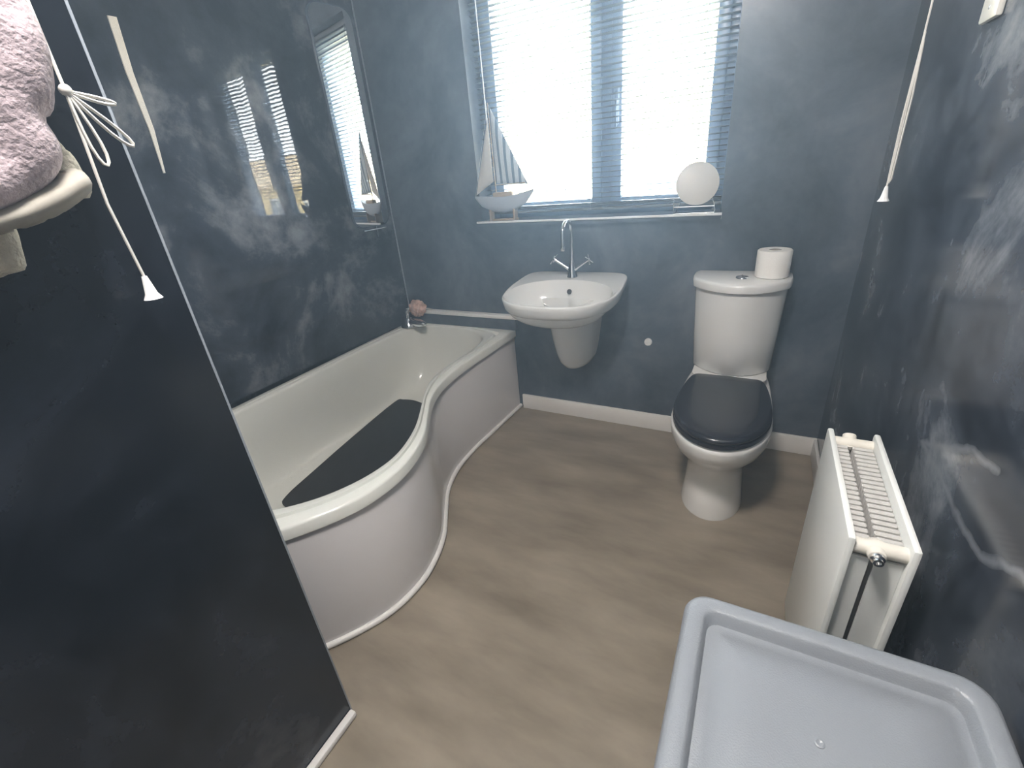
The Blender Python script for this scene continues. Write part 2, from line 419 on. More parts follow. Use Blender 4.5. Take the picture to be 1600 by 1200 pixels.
# ------------------------------------------------------------------ bath
OUT = [(0, -.17), (0, -.004), (.3, -.004), (.5, -.004), (.758, -.004), (.745, -.3), (.737, -.53), (.752, -.71), (.80, -.86), (.873, -.985),
       (.95, -1.11), (.995, -1.24), (1.006, -1.35), (.985, -1.47), (.925, -1.585), (.84, -1.69), (.74, -1.745), (.3, -1.745), (0, -1.745),
       (0, -1.55), (0, -1.2), (0, -.8), (0, -.4)]
INN = [(.075, -.19), (.13, -.085), (.3, -.05), (.5, -.065), (.62, -.15), (.667, -.32), (.663, -.52), (.678, -.69), (.735, -.83), (.808, -.95),
       (.88, -1.08), (.925, -1.21), (.932, -1.31), (.905, -1.42), (.845, -1.525), (.75, -1.61), (.6, -1.665), (.3, -1.68), (.12, -1.66),
       (.065, -1.55), (.06, -1.2), (.06, -.8), (.062, -.4)]
FLO = [(.14, -.37), (.18, -.32), (.28, -.305), (.40, -.315), (.48, -.36), (.52, -.44), (.54, -.55), (.57, -.68), (.63, -.82), (.70, -.94),
       (.76, -1.06), (.80, -1.18), (.80, -1.27), (.77, -1.36), (.71, -1.43), (.62, -1.47), (.5, -1.49), (.28, -1.49), (.17, -1.45),
       (.13, -1.35), (.115, -1.15), (.11, -.85), (.115, -.55)]
SH = {1, 2, 3, 4, 17, 18, 19, 20, 21, 22, 0}
so = smooth_closed(OUT, SH); si = smooth_closed(INN); sf = smooth_closed(FLO)
BT = 0.50
def mixring(a, b, f, z): return [Vector((p.x * (1 - f) + q.x * f, p.y * (1 - f) + q.y * f, z)) for p, q in zip(a, b)]
rings = [mixring(so, si, 0, BT - .042), mixring(so, si, 0, BT - .008), mixring(so, si, .04, BT - .002), mixring(so, si, .1, BT), mixring(so, si, .47, BT),
         mixring(so, si, .53, BT - .016), mixring(so, si, .60, BT - .016), mixring(so, si, .64, BT - .001), mixring(so, si, .88, BT - .002), mixring(so, si, .96, BT - .006), mixring(so, si, 1, BT - .016)]
zt, zb = BT - .016, 0.115
for k in range(1, 15):
    a = k / 14 * math.pi / 2
    f = 1 - math.cos(a) ** 0.8; d_ = math.sin(a) ** 0.62
    rings.append(mixring(si, sf, f, zt + (zb - zt) * d_))
bath = thing('bathtub', 'white curved shower bath with a swelling front panel along the wall', 'bathtub', (0, 0, 0))
bm = bmesh.new(); rv = add_loft(bm, rings)
last = rv[-1]
cv = bm.verts.new((0.42, -0.9, zb - 0.003))
for i in range(len(last)): bm.faces.new((last[i], last[(i + 1) % len(last)], cv))
tub = from_bm('tub', bm, 'bath_acrylic', bath, auto=math.radians(50))
front = so[4 * 5:16 * 5 + 1]
def inset(path, dist):
    out = []
    for i, p in enumerate(path):
        t = (path[min(i + 1, len(path) - 1)] - path[max(i - 1, 0)]).normalized()
        n2 = Vector((t.y, -t.x))           # towards the bath
        if n2.x > 0 and abs(n2.x) > 0.3: n2 = -n2
        out.append(p + Vector((-abs(t.y), 0 if abs(t.x) < 0.05 else (t.x / abs(t.x)) * 0 )) * dist + (n2 - n2))
    return out
pa = inset(front, 0.012); pb = inset(front, 0.022)
sec = [[Vector((p.x, p.y, 0.0)) for p in pa], [Vector((p.x, p.y, BT - .05)) for p in pa], [Vector((p.x, p.y, BT - .03)) for p in pb], [Vector((p.x, p.y, 0)) for p in pb]]
loft('side_panel', [[s_[i] for s_ in sec] for i in range(len(pa))], 'bath_side', bath, True, True, True)
pc = inset(front, 0.006)
tube('plinth_bead', [(p.x, p.y, 0.011) for p in pc], 0.011, 'white_paint', bath, 8)
bmatp = smooth_closed([(.105, -.40), (.14, -.352), (.24, -.345), (.44, -.42), (.55, -.62), (.62, -.84), (.70, -1.0), (.72, -1.15), (.66, -1.27), (.5, -1.335), (.29, -1.315), (.235, -1.265), (.20, -1.08), (.155, -.80)], (), 4)
zm = zb + 0.004
bmt = loft('bath_mat', [[Vector((p.x, p.y, z)) for p in bmatp] for z in (zm, zm + .006)], 'mat_black', None, True, True, True)
tag(bmt, 'black non-slip mat lying on the floor of the bath', 'bath mat')

# bath tap on the far corner of the rim
t = thing('bath_tap', 'chrome lever tap on the far corner of the bath rim', 'tap', (0.07, -0.105, BT))
t.scale = (1.3, 1.3, 1.3)
lathe('base', [(.036, .0005), (.036, .006), (.030, .014), (.024, .03), (.02, .04), (.001, .042)], 'chrome', t)
bm = bmesh.new(); bmesh.ops.create_uvsphere(bm, u_segments=20, v_segments=12, radius=1)
bmesh.ops.scale(bm, vec=(.062, .024, .017), verts=bm.verts); bmesh.ops.rotate(bm, cent=(0, 0, 0), matrix=Matrix.Rotation(-0.25, 3, 'Z'), verts=bm.verts)
bmesh.ops.translate(bm, vec=(.065, -.012, .028), verts=bm.verts)
from_bm('spout', bm, 'chrome', t, True)
tube('lever', [(0, 0, .035), (.006, -.002, .055), (.012, -.012, .085)], [.012, .010, .006], 'chrome', t, 10)

# pink bath puff on the ledge
bm = bmesh.new(); bmesh.ops.create_icosphere(bm, subdivisions=5, radius=1)
for v in bm.verts:
    p = v.co.normalized()
    k = 1 + 0.22 * noise.noise(p * 2.6) + 0.20 * abs(noise.noise(p * 6.5 + Vector((3, 1, 2)))) - 0.1
    v.co = Vector((p.x * .058, p.y * .043, p.z * .052)) * k
o = from_bm('bath_puff', bm, 'puff_pink', None, True, loc=(0.125, -0.062, 0.606))
bm2 = tag(o, 'crumpled pink bath puff on the ledge behind the bath tap', 'bath puff')
# its hanging loop, tucked over the ledge
tube('hanging_loop', [(0.03, 0.01, 0.0), (0.06, 0.025, -0.004), (0.085, 0.035, -0.012), (0.06, 0.04, -0.014), (0.03, 0.03, -0.008)], .002, 'cord_white', o, 6)

# ------------------------------------------------------------------ narrow mirror standing off the bath wall
ma_ = math.radians(9.0)
mr_ = thing('wall_mirror', 'tall narrow round-ended mirror on brackets beside the window corner', 'mirror', (0.15, -0.35, 1.115), rz=-ma_)
def mplate(x, i, r=.055):
    # rounded plate outline in the local (y, z) plane at local x, inset by i
    return [Vector((x, p.x, p.y)) for p in rrect(-.082 + i, .145 - i, 0 + i, .915 - i, r - i, 0, 6)]
loft('backing', [mplate(-.014, .004), mplate(-.012, 0), mplate(-.002, 0), mplate(0, .003)], 'mirror_edge', mr_, True, True, True)
loft('mirror_glass', [mplate(.0002, .006), mplate(.0022, .006)], 'mirror', mr_, True, True, True)
for zz in (.2, .72):
    tube('bracket', [(-.012, .03, zz), (-.16, .055, zz)], .006, 'chrome', mr_, 8)
sh = tube('shelf_rail', [(-.004, -.03, -.012), (-.002, .11, -.012)], .004, 'chrome', mr_, 8)
tube('shelf_stem', [(-.003, .05, .004), (-.003, .05, -.05)], .003, 'chrome', sh, 8)

# ------------------------------------------------------------------ wash basin
BX = 1.142
bas = thing('wash_basin', 'white wall-hung wash basin on a half pedestal under the window', 'wash basin', (BX, 0, 0))
def brim(hw, yb, yf, z_back, z_front, n=48, pw=2.6, yc=-0.20):
    """plan outline: straight back, sides opening slightly, bowed front; height runs from back to front"""
    pts = []
    for k in range(n):
        a = 2 * math.pi * k / n
        c, s_ = math.cos(a), math.sin(a)
        x = hw * math.copysign(abs(c) ** (2 / pw), c)
        if s_ >= 0: y = yc + (yb - yc) * abs(s_) ** (2 / 7.0); x = hw * math.copysign(abs(c) ** (2 / 7.0), c) * (1 - 0.055 * ((y - yc) / (yb - yc)))
        else: y = yc + (yf - yc) * abs(s_) ** (2 / 2.25)
        f = min(1, max(0, (yb - y) / (yb - yf)))
        pts.append(Vector((x, y, z_back + (z_front - z_back) * min(1, f * 1.6))))
    return pts
ZB, ZF = 0.832, 0.796
def bowl(hw, hy, cy, z, n=48):
    return [Vector((hw * math.copysign(abs(math.cos(2 * math.pi * k / n)) ** .9, math.cos(2 * math.pi * k / n)), cy + hy * math.copysign(abs(math.sin(2 * math.pi * k / n)) ** .9, math.sin(2 * math.pi * k / n)), z)) for k in range(n)]
rings = [brim(.16, -.012, -.34, ZB - .115, ZF - .105), brim(.215, -.008, -.42, ZB - .095, ZF - .085), brim(.252, -.004, -.478, ZB - .072, ZF - .064), brim(.264, -.002, -.494, ZB - .058, ZF - .050), brim(.272, -.001, -.502, ZB - .02, ZF - .02), brim(.274, -.001, -.505, ZB - .006, ZF - .006), brim(.272, -.002, -.503, ZB - .001, ZF - .001), brim(.268, -.006, -.499, ZB, ZF)]
def deck(y): return ZF - .001 + (ZB - ZF) * max(0, 1 - abs(y) / .3125)
b1 = bowl(.252, .185, -.300, 0)
rings.append([Vector((p.x, p.y, deck(p.y))) for p in b1])
rings.append([Vector((p.x * .985, -.300 + (p.y + .300) * .98, deck(p.y) - .010)) for p in b1])
for k in range(1, 11):
    a_ = k / 10 * math.pi / 2 * .97; f = math.cos(a_) ** .75; dz = -.13 * math.sin(a_) ** .9
    rings.append([Vector((p.x * f * .98, -.290 + (p.y + .290) * f * .97, (deck(p.y) - .012) * f + (ZF - .012) * (1 - f) + dz)) for p in b1])
bm = bmesh.new(); add_loft(bm, rings, True, True, True)
from_bm('bowl', bm, 'white_ceramic', bas, auto=math.radians(60))
lathe('overflow', [(.012, 0), (.012, .004), (.008, .005), (.001, .005)], 'dark_hole', bas, (0.0, -.134, .765), (0, -1, .45), 20)
lathe('waste', [(.026, 0), (.026, .006), (.02, .008), (.001, .008)], 'chrome', bas, (0, -.29, ZF - .143), (0, 0, 1), 20)
def ped(hw, d, z, n=28):
    pts = []
    for k in range(n):
        a = math.pi * k / (n - 1)
        pts.append(Vector((hw * math.cos(a), -d * math.sin(a) ** .8, z)))
    return pts
prs = [ped(.145, .30, .735), ped(.135, .285, .70), ped(.122, .262, .62), ped(.112, .245, .54), ped(.10, .222, .46), ped(.088, .195, .405), ped(.07, .16, .37), ped(.045, .11, .352), ped(.01, .03, .347)]
loft('pedestal', prs, 'white_ceramic', bas, True, True, True, auto=60)

tp = thing('basin_tap', 'tall chrome swan-neck mixer tap with two cross handles on the basin', 'tap', (BX - .004, -.078, ZB - .008))
lathe('body', [(.026, .0), (.026, .004), (.021, .012), (.019, .05), (.015, .07), (.010, .085), (.001, .086)], 'chrome', tp)
arc = [(0, 0, .07), (0, 0, .15), (0, 0, .215)] + [(0, -.055 + .055 * math.cos(a), .215 + .048 * math.sin(a)) for a in [math.pi * k / 10 for k in range(1, 11)]] + [(0, -.112, .165)]
sp = tube('spout', arc, .0085, 'chrome', tp, 12)
lathe('aerator', [(.0085, 0), (.011, .004), (.011, .022), (.001, .022)], 'chrome', sp, (0, -.113, .142), (0, .03, 1), 16)
for sgn in (-1, 1):
    hd = tube('handle', [(0, 0, .028), (sgn * .03, -.004, .048), (sgn * .082, -.008, .082)], [.012, .007, .0065], 'chrome', tp, 12)
    c = Vector((sgn * .088, -.009, .086)); ax = Vector((sgn * .84, -.05, .54)).normalized()
    u1 = ax.cross(Vector((0, 1, 0))).normalized(); v1 = ax.cross(u1)
    for dvec in ((u1 + v1).normalized(), (u1 - v1).normalized()):
        tube('cross_bar', [c - dvec * .030, c + dvec * .030], .0036, 'chrome', hd, 8)
    lathe('cap', [(.008, -.008), (.008, .003), (.006, .006), (.001, .007)], 'chrome', hd, c, ax, 14)

# ------------------------------------------------------------------ toilet
TX = 1.878
toi = thing('toilet', 'white close-coupled toilet with a black seat lid', 'toilet', (TX, 0, 0))
def pan(hw, yf, yc, yb, hb, z, n=44):
    pts = []; h = n // 2
    for k in range(h + 1):                                  # bowed front
        a = math.pi + math.pi * k / h
        pts.append(Vector((hw * math.cos(a), yc + (yc - yf) * math.sin(a), z)))
    m_ = 9; side = []
    for k in range(1, m_ + 1):                              # sides narrowing to the straight back
        u = k / m_
        side.append((hb + (hw - hb) * math.cos(u * math.pi / 2) ** .9, yc + (yb - yc) * math.sin(u * math.pi / 2) ** 1.15))
    for x, y in side: pts.append(Vector((x, y, z)))
    for k in range(1, 4): pts.append(Vector((hb * (1 - k / 2), yb + .004 * (1 if k == 2 else 0), z)) if k < 4 else None)
    pts.pop()
    for x, y in reversed(side): pts.append(Vector((-x, y, z)))
    return pts
prs = [pan(.116, -.625, -.47, -.10, .095, 0), pan(.117, -.627, -.47, -.10, .095, .012), pan(.108, -.605, -.46, -.09, .09, .09), pan(.104, -.595, -.45, -.08, .09, .16),
       pan(.112, -.615, -.46, -.07, .095, .215), pan(.138, -.655, -.47, -.06, .105, .265), pan(.163, -.705, -.48, -.05, .12, .31), pan(.175, -.735, -.48, -.045, .13, .35),
       pan(.178, -.745, -.48, -.04, .135, .385), pan(.176, -.743, -.48, -.04, .136, .400), pan(.166, -.733, -.48, -.04, .130, .406)]
loft('pan', prs, 'white_ceramic', toi, True, True, True, auto=60)
bm = bmesh.new()
add_loft(bm, [rrect(-.135, .135, -.235, -.012, .02, .40), rrect(-.137, .137, -.235, -.012, .02, .425), rrect(-.145, .145, -.228, -.012, .03, .446)], True, True, True)
from_bm('cistern_shelf', bm, 'white_ceramic', toi, auto=math.radians(50))
def seat(hw, yf, yb, hb, z, yc=-.50): return pan(hw, yf, yc, yb, hb, z)
loft('seat_ring', [seat(.163, -.735, -.225, .115, .407), seat(.170, -.747, -.222, .118, .412), seat(.170, -.747, -.222, .118, .424), seat(.162, -.738, -.226, .114, .428)], 'seat_black', toi, True, True, True, auto=60)
loft('seat_lid', [seat(.160, -.738, -.225, .112, .429), seat(.168, -.748, -.221, .118, .433), seat(.169, -.75, -.220, .119, .442), seat(.165, -.744, -.222, .116, .450), seat(.155, -.725, -.23, .108, .454), seat(.12, -.67, -.27, .085, .4565), seat(.05, -.57, -.40, .04, .458)], 'seat_black', toi, True, True, True, auto=60)
for sgn in (-1, 1):
    lathe('hinge', [(.012, 0), (.012, .03), (.009, .034), (.001, .035)], 'chrome', toi, (sgn * .075, -.222, .407), (0, 0, 1), 14)
def cist(hw, ys, yf, z, n=24, yb=-.012, r=.03):
    """flat back, bow front between the side corners"""
    pts = [Vector((hw - .006, yb, z)), Vector((-hw + .006, yb, z)), Vector((-hw, yb - .01, z))]
    for k in range(n + 1):
        u = -1 + 2 * k / n
        y = ys + (yf - ys) * (1 - abs(u) ** 2.2)
        e_ = max(0, abs(u) - .86) / .14
        pts.append(Vector((hw * math.copysign(abs(u) if abs(u) < .86 else .86 + .14 * math.sin(e_ * math.pi / 2), u), y + r * (1 - math.cos(e_ * math.pi / 2)), z)))
    pts.append(Vector((hw, yb - .01, z)))
    return pts
loft('cistern', [cist(.150, -.115, -.205, .446), cist(.158, -.118, -.215, .455), cist(.164, -.122, -.228, .60), cist(.172, -.126, -.24, .795), cist(.172, -.126, -.24, .808)], 'white_ceramic', toi, True, True, True, auto=45)
cl = loft('cistern_lid', [cist(.174, -.127, -.243, .810), cist(.183, -.134, -.255, .814), cist(.185, -.135, -.258, .838), cist(.182, -.132, -.254, .846), cist(.172, -.125, -.244, .850)], 'white_ceramic', toi, True, True, True, auto=45)
fb = lathe('flush_button', [(.024, 0), (.024, .003), (.021, .006), (.012, .008), (.001, .0085)], 'chrome', cl, (0.004, -.14, .850))
box('button_split', .002, .006, -.158, -.122, .857, .8595, 'dark_hole', cl)

# toilet roll
tr_ = thing('toilet_roll', 'white toilet roll standing on the cistern lid', 'toilet roll', (1.984, -.105, .8505))
lathe('paper', [(.022, 0), (.055, 0), (.0605, .004), (.061, .10), (.058, .104), (.022, .104), (.022, 0)], 'tissue', tr_, n=36)
lathe('core', [(.022, .002), (.0225, .1035), (.020, .1035), (.020, .004), (.001, .004)], 'card_core', tr_, n=24)

# pipe cap on the wall between basin and toilet
o = lathe('pipe_cap', [(.019, 0), (.019, .008), (.016, .013), (.001, .0145)], 'white_ceramic', None, (1.498, 0, .491), (0, -1, 0), 20)
tag(o, 'small round white pipe cap on the wall beside the toilet', 'pipe cap')

# ------------------------------------------------------------------ radiator
RX0, RX1, RY0, RY1, RZ0, RZ1 = 2.129, 2.222, -1.408, -1.027, .115, .711
rad = thing('radiator', 'white double-panel radiator seen end-on against the marbled wall', 'radiator', ((RX0 + RX1) / 2, (RY0 + RY1) / 2, 0))
ox, oy = (RX0 + RX1) / 2, (RY0 + RY1) / 2
def rbox(name, x0, x1, y0, y1, z0, z1, m_, parent=rad, bevel=0.0):
    bm = bmesh.new(); add_box(bm, x0 - ox, x1 - ox, y0 - oy, y1 - oy, z0, z1, bevel)
    return from_bm(name, bm, m_, parent, auto=math.radians(40) if bevel else None)
for (x0, x1) in ((RX0 - .004, RX0 + .009), (RX1 - .009, RX1 + .004)):
    rbox('front_panel' if x0 < ox else 'rear_panel', x0, x1, RY0, RY1, RZ0, RZ1, 'radiator_white', bevel=.005)
gx = (RX0 + RX1) / 2 - .006
fin_me = None
for (x0, x1) in ((RX0 + .0095, gx - .004), (gx + .004, RX1 - .0095)):
    blk = rbox('convector', x0, x1, RY0 + .012, RY0 + .016, RZ0 + .05, RZ1 - .045, 'radiator_white')
    bm = bmesh.new(); add_box(bm, x0 - ox, x1 - ox, -.0052, .0052, RZ0 + .05, RZ1 - .022, .0022, 1)
    fm = bpy.data.meshes.new('fin'); bmesh.ops.recalc_face_normals(bm, faces=bm.faces); bm.to_mesh(fm); bm.free(); fm.materials.append(MATS['fin_grey'])
    for k in range(21):
        f = bpy.data.objects.new('fin', fm); COL.objects.link(f); f.parent = blk
        f.location = (0, RY0 + .042 + k * .0158 - oy, 0)
for (ya, yd) in ((RY0 + .018, -1), (RY1 - .018, 1)):
    for zz in (RZ1 - .026, RZ0 + .03):
        hp = tube('header_pipe', [(RX0 + .006 - ox, ya - oy, zz), (gx - .015 - ox, ya - oy, zz), (gx - ox, ya - oy, zz), (gx + .015 - ox, ya - oy, zz), (RX1 - .006 - ox, ya - oy, zz)], [.0135, .0135, .017, .0135, .0135], 'radiator_cream', rad, 14)
        lathe('socket', [(.0135, -.012), (.0135, .02), (.012, .022), (.001, .022)], 'radiator_cream', hp, (gx - ox, ya - oy, zz), (0, yd, 0.0 if yd < 0 else .9), 18)
        if yd < 0 and zz > .5:
            lathe('bleed_plug', [(.0105, .018), (.0105, .028), (.0075, .030), (.0075, .036), (.004, .036), (.004, .031), (.001, .031)], 'chrome', hp, (gx - ox, ya - oy, zz), (0, yd, 0), 18)
for yy in (RY0 + .22, RY1 - .07):
    rbox('wall_bracket', RX1 + .002, XR - .0005, yy - .012, yy + .012, RZ0 + .1, RZ1 - .16, 'radiator_white')
for yy in (RY0 + .018, RY1 - .018):
    tube('feed_pipe', [(gx - ox, yy - oy, RZ0 + .03), (gx - ox, yy - oy, 0.0)], .0075, 'radiator_cream', rad, 10)

# ------------------------------------------------------------------ storage bin
BZ = .68
bx0, bx1, by0, by1 = 1.895, 2.266, -2.02, -1.588
cxb, cyb = (bx0 + bx1) / 2, (by0 + by1) / 2
bn = thing('storage_bin', 'large pale grey plastic storage bin with a recessed lid beside the radiator', 'storage bin', (cxb, cyb, 0))
hx, hy = (bx1 - bx0) / 2, (by1 - by0) / 2
def rr(i, z, r=.035): return rrect(-hx + i, hx - i, -hy + i, hy - i, max(.008, r - i * .5), z)
loft('bin_body', [rr(.05, 0), rr(.045, .01), rr(.016, BZ - .06), rr(.010, BZ - .055), rr(.010, BZ - .032)], 'bin_grey', bn, True, True, True)
lid = loft('bin_lid', [rr(.006, BZ - .040, .036), rr(.001, BZ - .034, .036), rr(0, BZ - .012, .036), rr(.003, BZ - .004, .036), rr(.009, BZ, .036), rr(.026, BZ, .036), rr(.031, BZ - .003, .036), rr(.034, BZ - .018, .036), rr(.036, BZ - .021, .036), rr(.049, BZ - .021, .036), rr(.051, BZ - .0185, .036), rr(.10, BZ - .018, .05)], 'bin_grey', bn, True, True, True)
lathe('moulding_dot', [(.006, 0), (.006, .0015), (.004, .0022), (.001, .0008)], 'bin_grey', lid, (2.07 - cxb, -1.745 - cyb, BZ - .0185), (0, 0, 1), 14)

# ------------------------------------------------------------------ towels on the partition
def hanging(name, outline, thick, lump, fine, material, xw, label, cat, seed, parent=None, grid=.007, shift=0.0):
    """soft thick cloth: outline in the (y, z) plane, rounded edges and folds, hanging against the wall at x = xw"""
    pts = smooth_closed([(y + shift, z) for y, z in outline], (), 4)
    ys = [p.x for p in pts]; zs = [p.y for p in pts]
    def inside(y, z):
        c = False; n = len(pts)
        for i in range(n):
            a, b_ = pts[i], pts[i - 1]
            if (a.y > z) != (b_.y > z) and y < (b_.x - a.x) * (z - a.y) / (b_.y - a.y) + a.x: c = not c
        return c
    def edge(y, z):
        best = 9; q = Vector((y, z))
        for i in range(len(pts)):
            a, b_ = pts[i - 1], pts[i]; d = b_ - a
            t = max(0, min(1, (q - a).dot(d) / max(1e-9, d.length_squared)))
            best = min(best, (a + d * t - q).length)
        return best
    bm = bmesh.new(); V = {}
    ny = int((max(ys) - min(ys)) / grid) + 2; nz = int((max(zs) - min(zs)) / grid) + 2
    y0, z0 = min(ys), min(zs)
    nearest = lambda y, z: min(pts, key=lambda p: (p.x - y) ** 2 + (p.y - z) ** 2)
    def vert(i, j):
        if (i, j) in V: return V[i, j]
        y, z = y0 + i * grid, z0 + j * grid
        if not inside(y, z):
            p = nearest(y, z); y, z = p.x, p.y; e_ = 0
        else: e_ = edge(y, z)
        k = min(1, e_ / (thick * .7)); prof = math.sqrt(max(0, 1 - (1 - k) ** 2))
        q = Vector((y * 9, z * 9, seed)); q2 = Vector((y * 38, z * 38, seed))
        th = thick * prof * (1 + lump * noise.noise(q)) + fine * noise.noise(q2) * prof
        fr = bm.verts.new((xw + .012 + max(.002, th), y, z)); bk = bm.verts.new((xw + .001, y, z))
        V[i, j] = (fr, bk, e_)
        return V[i, j]
    cells = [(i, j) for i in range(ny) for j in range(nz) if inside(y0 + (i + .5) * grid, z0 + (j + .5) * grid)]
    cs = set(cells)
    for i, j in cells:
        a, b_, c, d = vert(i, j), vert(i + 1, j), vert(i + 1, j + 1), vert(i, j + 1)
        for w_ in (0, 1):
            q = (a[w_], b_[w_], c[w_], d[w_])
            try: bm.faces.new(q if w_ == 0 else tuple(reversed(q)))
            except ValueError: pass
        for (di, dj, p, q) in ((-1, 0, a, d), (1, 0, b_, c), (0, -1, a, b_), (0, 1, d, c)):
            if (i + di, j + dj) not in cs:
                try: bm.faces.new((p[0], q[0], q[1], p[1]))
                except ValueError: pass
    bmesh.ops.remove_doubles(bm, verts=bm.verts, dist=.0004)
    o = from_bm(name, bm, material, parent, True)
    if label: tag(o, label, cat)
    return o
XT = XP
hk = thing('towel_hook', 'chrome wall hook on the partition carrying the pink and cream towels', 'hook', (XT, -1.955, 1.74))
lathe('rose', [(.022, 0), (.022, .006), (.016, .010), (.001, .010)], 'chrome', hk, (0, 0, 0), (1, 0, 0), 20)
tube('hook_arm', [(.008, 0, 0), (.04, 0, -.012), (.06, 0, 0), (.064, 0, .02)], .006, 'chrome', hk, 10)
hanging('cream_towel', [(-1.90, 1.72), (-1.872, 1.60), (-1.868, 1.47), (-1.872, 1.42), (-1.862, 1.395), (-1.856, 1.36), (-1.864, 1.338), (-1.905, 1.34), (-1.945, 1.325), (-1.958, 1.272), (-1.968, 1.262), (-2.04, 1.258), (-2.05, 1.30), (-2.05, 1.6), (-2.01, 1.72), (-1.955, 1.735)],
        .036, .25, .009, 'cream_fleece', XT, 'cream fluffy towel hanging lowest on the partition, below the pink one', 'towel', 3.1, shift=.027)
bt = hanging('bath_towel', [(-1.90, 1.735), (-1.87, 1.62), (-1.846, 1.535), (-1.846, 1.49), (-1.855, 1.455), (-1.866, 1.431), (-1.876, 1.424), (-1.872, 1.40), (-1.880, 1.375), (-1.905, 1.352), (-1.94, 1.335), (-1.985, 1.322), (-2.05, 1.315), (-2.07, 1.40), (-2.07, 1.62), (-2.02, 1.735), (-1.955, 1.75)],
        .050, .25, .006, 'pink_fleece', XT + .050, 'pale pink fleecy towel bunched on the partition hook, topmost', 'towel', 8.4, shift=.010)
hanging('hem_band', [(-1.874, 1.372), (-1.868, 1.352), (-1.885, 1.337), (-1.915, 1.322), (-1.95, 1.312), (-2.0, 1.305), (-2.05, 1.30), (-2.05, 1.33), (-1.985, 1.335), (-1.93, 1.355), (-1.89, 1.372)],
        .036, .08, .0015, 'cream_band', XT + .050, None, None, 5.0, parent=None, shift=.022)
hb = bpy.data.objects['hem_band']; hb.parent = bt; hb['label'] = 'flat beige hem band'

# ------------------------------------------------------------------ pull cords
def cone(parent, c):
    lathe('pull', [(.0035, .034), (.005, .026), (.008, .008), (.0125, 0), (.001, 0)], 'slat_white', parent, c, (0, 0, 1), 16)
def rose(parent, c):
    lathe('ceiling_rose', [(.04, 0), (.04, -.02), (.03, -.03), (.001, -.03)], 'slat_white', parent, c, (0, 0, 1), 24)
lc = (1.128, -1.822)
o = thing('pull_cord', 'white pull cord tied in a bow, hanging beside the towels', 'pull cord', (lc[0], lc[1], 0), group='light pull cords')
tube('cord', [(0, 0, ZC - .02), (0, 0.004, 1.6), (0, 0.002, 1.468), (.002, 0, 1.44), (0, -.006, 1.33), (0, 0, 1.228)], .0022, 'cord_white', o, 6)
rose(o, (0, 0, ZC))
def loop(dy, dz, wd):
    pts = []
    for k in range(13):
        a = k / 12; u = math.sin(a * math.pi); s_ = math.sin(a * 2 * math.pi) * wd
        pts.append((.004, dy * u + s_ * .8, 1.462 + dz * u + s_ * .3))
    return pts
for dy, dz, wd in ((.05, -.012, .006), (.052, -.062, .007), (.012, -.085, .008)):
    tube('bow_loop', loop(dy, dz, wd), .0022, 'cord_white', o, 6)
bm = bmesh.new(); bmesh.ops.create_uvsphere(bm, u_segments=12, v_segments=8, radius=.007); bmesh.ops.translate(bm, vec=(.003, .001, 1.463), verts=bm.verts)
from_bm('knot', bm, 'cord_white', o, True)
cone(o, (0, 0, 1.196))
rc = (2.187, -.665)
o = thing('pull_cord', 'white pull cord doubled back on itself, hanging above the radiator', 'pull cord', (rc[0], rc[1], 0), group='light pull cords')
tube('cord', [(0, 0, ZC - .02), (0, 0, 1.50), (-.002, .002, 1.35), (0, 0, 1.205)], .0022, 'cord_white', o, 6)
tube('cord_loop', [(.002, 0, 1.50), (.0055, -.003, 1.40), (.005, -.003, 1.222), (.003, -.002, 1.214), (.0015, 0, 1.222), (.0015, 0, 1.40), (.001, 0, 1.515)], .0022, 'cord_white', o, 6)
rose(o, (0, 0, ZC))
cone(o, (0, 0, 1.172))

# switch plate high on the marbled wall
sw = thing('switch_plate', 'small cream plastic plate high on the marbled wall', 'switch plate', (XR, -.755, 1.55))
bm = bmesh.new(); add_box(bm, -.012, 0, -.046, .046, -.046, .046, .004); from_bm('plate', bm, 'plate_cream', sw, auto=.7)
lathe('screw', [(.004, 0), (.004, .001), (.001, .0014)], 'wire', sw, (-.012, -.002, -.024), (-1, 0, 0), 12)

# ------------------------------------------------------------------ venetian blind
YV = .068
bl = thing('venetian_blind', 'grey venetian blind with open slats across the window', 'blind', (0, 0, 0))
vx0, vx1 = WX0 + .008, WX1 - .008
box('headrail', vx0, vx1, YV - .014, YV + .016, WZ1 - .03, WZ1 - .002, 'slat_grey', bl, bevel=.003)
bm = bmesh.new()
prof = [(-.0125, -.0012), (-.006, .0006), (0, .0012), (.006, .0006), (.0125, -.0012)]
add_loft(bm, [[Vector((x, y, z + .00025)) for y, z in prof] + [Vector((x, y, z - .00025)) for y, z in reversed(prof)] for x in (vx0, vx1)], True, True, True)
bmesh.ops.recalc_face_normals(bm, faces=bm.faces)
sm = bpy.data.meshes.new('slat'); bm.to_mesh(sm); bm.free(); sm.materials.append(MATS['slat_grey'])
zr = WZ0 + .042
zl = [zr + .012 + .004 * k for k in range(5)]
z = zl[-1] + .0215
while z < WZ1 - .035: zl.append(z); z += .0215
for z in zl:
    f = bpy.data.objects.new('slat', sm); COL.objects.link(f); f.parent = bl; f.location = (0, YV, z)
    f.rotation_euler = (-.13 + random.uniform(-.02, .02), random.uniform(-.0012, .0012), 0)
box('bottom_rail', vx0, vx1, YV - .0125, YV + .0125, zr - .005, zr + .007, 'slat_grey', bl, bevel=.002)
for x in (vx0 + .11, (vx0 + vx1) / 2, vx1 - .11):
    for yy in (YV - .0135, YV + .0135):
        tube('ladder_cord', [(x, yy, WZ1 - .03), (x, yy, zr)], .0007, 'cord_white', bl, 5)
